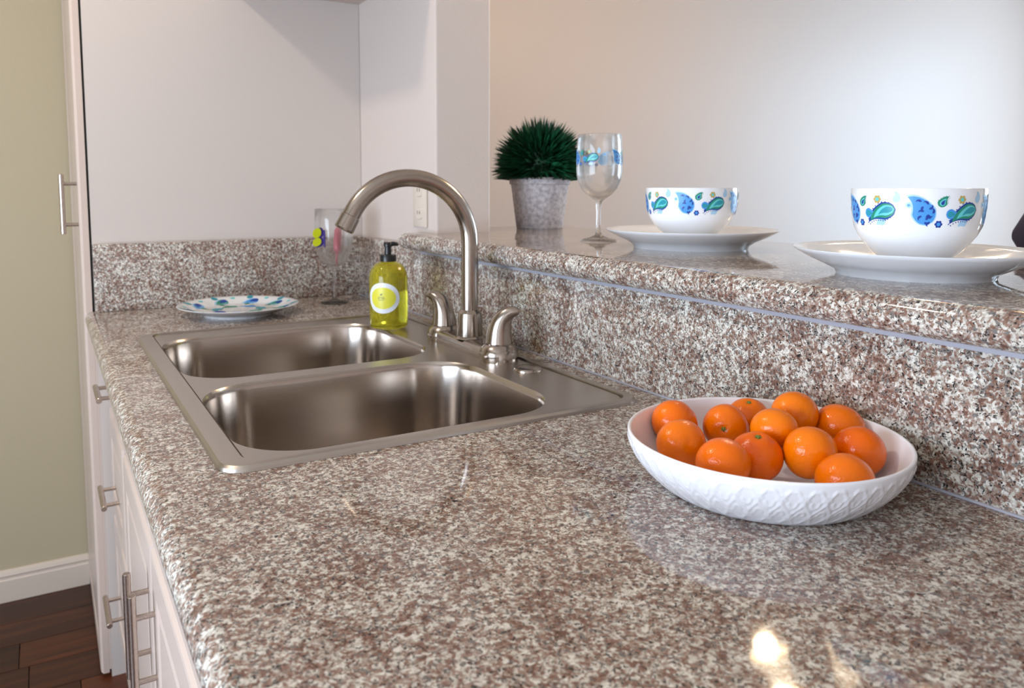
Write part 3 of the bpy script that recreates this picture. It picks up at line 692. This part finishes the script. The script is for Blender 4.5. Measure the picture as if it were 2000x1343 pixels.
def oval(w, h, mi, off):
    rows = []
    for q in (0.03, 0.25, 0.5, 0.75, 1.0):
        rows.append([(w * q * math.cos(2 * PI * j / 40), h * q * math.sin(2 * PI * j / 40) + 2.2 * q * math.cos(2 * PI * j / 40) * 0) for j in range(41)])
    P.grid(rows, mi, off)
oval(35, 31, 0, 0.0004); oval(27, 22, 1, 0.0006)
for k, (x, y, L) in enumerate(((-4, 6, 8), (-3, 2, 14), (-3, -1, 16), (-3, -4, 12))):
    P.grid([[(x - L / 2 + L * i / 6, y - 0.5) for i in range(7)], [(x - L / 2 + L * i / 6, y + 0.4) for i in range(7)]], 2, 0.0008) if k else P.tear(x - 1, y, 6, 3.5, 30, 60, 2, 0.0008)
P.b.build('label', ['lab_white', 'lab_yellow', 'lab_ink'], sb, smooth=False)['label'] = 'white oval label with a yellow centre'

# ------------------------------------------------------------------ patterned plate on the far worktop
pl = thing('patterned_plate', 'white plate with blue and green floral print on the worktop behind the sink', 'plate', (0.238, 1.030, H))
topc = [(0.0005, 0.0105), (0.085, 0.0108), (0.097, 0.0128), (0.112, 0.0190), (0.126, 0.0235), (0.134, 0.0250)]
MB().lathe([(0.0005, 0.006), (0.066, 0.006), (0.069, 0.0), (0.076, 0.0), (0.078, 0.005), (0.100, 0.0105), (0.120, 0.0185), (0.1335, 0.0232), (0.1350, 0.0242)] + list(reversed(topc)), 80).build('dish', 'porcelain', pl, angle=1.0)
zr = interp(topc)
def pmap(u, v, off):
    r = math.hypot(u, v) / 1000; return (u / 1000, v / 1000, zr(r) + off)
P = Print(pmap); random.seed(9)
for k in range(9):
    a = 2 * PI * k / 9 + 0.2; r = 104
    for dr, da, L, W, an, cu, mi in ((0, 0, 46, 26, 100, 80, 4), (0, 0, 40, 21, 100, 80, 0 if k % 2 else 3), (4, 0.02, 24, 12, 100, 70, 1), (10, 0.22, 26, 13, 20, -70, 2), (-14, 0.18, 20, 11, 140, 60, 3), (12, -0.16, 14, 9, 60, 60, 6)):
        aa = a + da; P.tear((r + dr) * math.cos(aa), (r + dr) * math.sin(aa), L * 0.95, W * 1.15, an + math.degrees(aa), cu, mi, 0.0003 + 0.0001 * (mi != 4) + 0.0001 * (mi in (1, 6)))
for k in range(7):
    a = 2 * PI * k / 7 + 0.5; P.tear(48 * math.cos(a), 48 * math.sin(a), 44, 26, 90 + math.degrees(a), 90, (0, 3, 2, 1)[k % 4], 0.0004); P.flower(70 * math.cos(a + .4), 70 * math.sin(a + .4), 7, 5, 6)
P.b.build('floral_print', PM, pl, smooth=False)

# ------------------------------------------------------------------ glass with butterfly in the far corner
gg = thing('stemmed_glass', 'clear stemmed glass holding a pink stirrer in the far corner of the worktop', 'glass', (0.487, 1.085, H))
tab = [(0.088, 0.005), (0.094, 0.015), (0.103, 0.028), (0.116, 0.038), (0.135, 0.0445), (0.165, 0.0475), (0.200, 0.0475), (0.238, 0.0460)]
outer = [(0.0005, 0.0), (0.034, 0.0), (0.038, 0.001), (0.036, 0.003), (0.018, 0.006), (0.006, 0.011), (0.0042, 0.02), (0.0042, 0.075)] + [(r, z) for z, r in tab]
inner = [(0.0455, 0.2388)] + [(max(0.0005, r - 0.0010), z + 0.0003) for z, r in reversed(tab[2:])] + [(0.012, 0.0965), (0.0005, 0.0930)]
MB().lathe(outer + inner, 48).build('glass_body', 'glass', gg, angle=1.0)
st = thing('pink_stirrer', 'pink plastic stirrer with a paddle standing in the stemmed corner glass', 'stirrer', (0.490, 1.078, H))
MB().tube([(0, 0, 0.099), (0.002, 0, 0.130)], 0.0022, 10).build('stick', 'pink', st)
MB().tube([(0.002, 0, 0.129), (0.002, 0, 0.136), (0.004, 0, 0.160), (0.006, 0, 0.185), (0.007, 0, 0.193)], [0.003, 0.0085, 0.0095, 0.0090, 0.004], 14).build('paddle', 'pink', st)
bf = thing('butterfly_clip', 'yellow and purple butterfly ornament clipped to the stemmed corner glass', 'ornament', (0.446, 1.044, H + 0.168))
def wing(scale, col_i, dy, top):
    b = MB(); pts = []
    for i in range(24):
        a = 2 * PI * i / 24; r = 1 + 0.18 * math.cos(2 * a + 0.6)
        pts.append((-0.017 * scale * (0.8 + r * math.cos(a) * 0.62), dy, (0.012 if top else -0.010) + 0.016 * scale * r * math.sin(a) * (1 if top else 0.85)))
    b.loft([[(x, y - 0.0006, z) for x, y, z in pts], [(x, y + 0.0006, z) for x, y, z in pts]], True, True, True); return b
for top in (True, False):
    w = wing(1.0, 0, 0.001, top).build('wing_rim', 'bf_purple', bf, smooth=False, loc=(0.004, 0, 0)); wing(0.86, 0, -0.0008, top).build('wing', 'bf_yellow', bf, smooth=False, loc=(-0.0035, 0, 0.001))
MB().tube([(0.004, 0, -0.022), (0.003, -0.001, 0.0), (0.004, 0, 0.020)], [0.002, 0.0034, 0.002], 8).build('body', 'bf_purple', bf)
MB().tube([(0.004, 0, 0.0), (0.0085, 0.004, 0.001)], 0.0016, 6).build('clip', 'bf_purple', bf)

# ------------------------------------------------------------------ wall outlet on the side wall
ol = thing('wall_outlet', 'white electrical outlet plate on the side wall behind the faucet', 'outlet', (XW - 0.0002, 0.845, H + 0.258))
MB().box(-0.005, 0, -0.036, 0.036, -0.058, 0.058).build('cover_plate', 'trim', ol, bevel=0.002, seg=2)
for s in (-1, 1):
    rc = MB().loft([rrect(-0.017, 0.017, -0.014, 0.014, 0.009, 0, 6)[::1], rrect(-0.016, 0.016, -0.013, 0.013, 0.009, 0.0022, 6)], True, True, True)
    rc.v = [(-0.005 - z, x, y + 0.026 * s) for x, y, z in rc.v]; r = rc.build('receptacle', 'trim', ol)
    for yy in (-0.006, 0.006): MB().box(-0.0076, -0.0070, yy - 0.001, yy + 0.001, 0.026 * s - 0.002, 0.026 * s + 0.006).build('slot', 'dark', r, smooth=False)

# ------------------------------------------------------------------ lamps
cl = thing('ceiling_light', 'round lit ceiling lamp over the kitchen aisle, out of frame', 'lamp', (-0.52, 0.62, CEIL))
MB().lathe([(0.001, -0.0005), (0.165, -0.0005), (0.165, -0.025), (0.155, -0.028)], 40).build('base', 'nickel', cl)
MB().lathe([(0.152, -0.022), (0.148, -0.050), (0.120, -0.080), (0.070, -0.098), (0.001, -0.104)], 40).build('diffuser', 'dome', cl)
d = bpy.data.lights.new('ceiling_lamp_light', 'AREA'); d.shape = 'DISK'; d.size = 0.15; d.energy = 10.0; d.color = (1, 0.85, 0.68)
lo = bpy.data.objects.new('ceiling_lamp_light', d); col.objects.link(lo); lo.location = (-0.52, 0.62, CEIL - 0.112)
CHX, CHY, CHZ = 1.735, 0.49, H + 1.13
ch = thing('chandelier', 'hanging lamp with five lit glass shades over the dining area', 'lamp', (CHX, CHY, CEIL))
dzc = CHZ - CEIL
MB().lathe([(0.001, -0.0005), (0.06, -0.0005), (0.058, -0.02), (0.02, -0.035), (0.001, -0.036)], 28).build('canopy', 'nickel', ch)
MB().tube([(0, 0, -0.03), (0, 0, dzc + 0.10)], 0.007, 12).build('rod', 'nickel', ch)
MB().lathe([(0.001, dzc + 0.13), (0.03, dzc + 0.12), (0.045, dzc + 0.09), (0.03, dzc + 0.06), (0.001, dzc + 0.05)], 28).build('hub', 'nickel', ch)
for k in range(5):
    a = 2 * PI * k / 5 + 0.56; u = Vector((math.cos(a), math.sin(a), 0)); z0 = dzc
    MB().tube([Vector((0, 0, z0 + 0.09)), u * 0.06 + Vector((0, 0, z0 + 0.13)), u * 0.14 + Vector((0, 0, z0 + 0.11)), u * 0.16 + Vector((0, 0, z0 + 0.07))], 0.006, 10).build('arm', 'nickel', ch)
    c = u * 0.16 + Vector((0, 0, z0 + 0.075)); ax = (u * 0.55 + Vector((0, 0, -1))).normalized()
    sh = MB().lathe([(0.022, 0.0), (0.029, 0.02), (0.036, 0.05), (0.046, 0.085), (0.062, 0.122), (0.060, 0.122), (0.044, 0.085), (0.034, 0.05), (0.027, 0.02), (0.001, 0.012)], 28, tuple(c), axis=tuple(ax)).build('shade', 'shade', ch)
    d = bpy.data.lights.new('chandelier_bulb', 'POINT'); d.energy = 4.6; d.color = (1, 0.76, 0.50); d.shadow_soft_size = 0.03
    lo = bpy.data.objects.new('chandelier_bulb', d); col.objects.link(lo); lo.location = Vector((CHX, CHY, CEIL)) + c + ax * 0.142

# ------------------------------------------------------------------ bar stool beyond the ledge, cut by the right edge of the frame
bs = thing('bar_stool', 'bar chair with a dark purple padded back and tan wood beyond the bar', 'chair', (1.752, -0.196, 0.0), math.radians(-6))
for sx in (-0.19, 0.19):
    for sy in (-0.18, 0.18):
        top = 0.72 if sy < 0 else 0.72
        MB().tube([(sx * 1.12, sy * 1.12, 0.0), (sx, sy, top)], [0.017, 0.021], 10).build('leg', 'oak', bs)
rgs = []
for d, z in ((0.012, 0.72), (0, 0.735), (0, 0.75), (0.008, 0.757)): rgs.append(rrect(-0.215 + d, 0.215 - d, -0.205 + d, 0.205 - d, 0.05, z, 6))
MB().loft(rgs, True, True, True).build('seat', 'oak', bs)
rgs = []
for d, z in ((0.004, 0.757), (0, 0.77), (0.004, 0.79), (0.03, 0.80)): rgs.append(rrect(-0.21 + d, 0.21 - d, -0.20 + d, 0.20 - d, 0.05, z, 6))
MB().loft(rgs, True, True, True).build('seat_pad', 'purple', bs)
for s in (-1, 1): MB().tube([(0.0 - 0.16, 0.17 * s, 0.75), (-0.20, 0.185 * s, 0.95), (-0.225, 0.19 * s, 1.07)], [0.016, 0.015, 0.014], 10).build('back_post', 'oak', bs)
MB().box(-0.236, -0.212, -0.20, 0.20, 1.0, 1.04).build('back_rail', 'oak', bs, bevel=0.006)
b = MB(); rgs = []
for i in range(13):
    k = -1 + 2 * i / 12; y = 0.225 * k; hgt = 0.085 * math.sqrt(max(0.02, 1 - abs(k) ** 4)); th = 0.030 * math.sqrt(max(0.05, 1 - abs(k) ** 6))
    rgs.append([(-0.232 + 0.03 * k * k + th * math.cos(2 * PI * j / 14), y, 1.105 + 0.02 * (1 - k * k) + hgt * math.sin(2 * PI * j / 14)) for j in range(14)])
b.loft(rgs, True, True, True).build('back_pad', 'purple', bs)
for s in (-1, 1):
    MB().tube([(-0.205, 0.19 * s, 0.25), (0.205, 0.19 * s, 0.25)], 0.011, 8).build('stretcher', 'oak', bs)
    MB().tube([(0.20 * s, -0.19, 0.32), (0.20 * s, 0.19, 0.32)], 0.011, 8).build('stretcher', 'oak', bs)
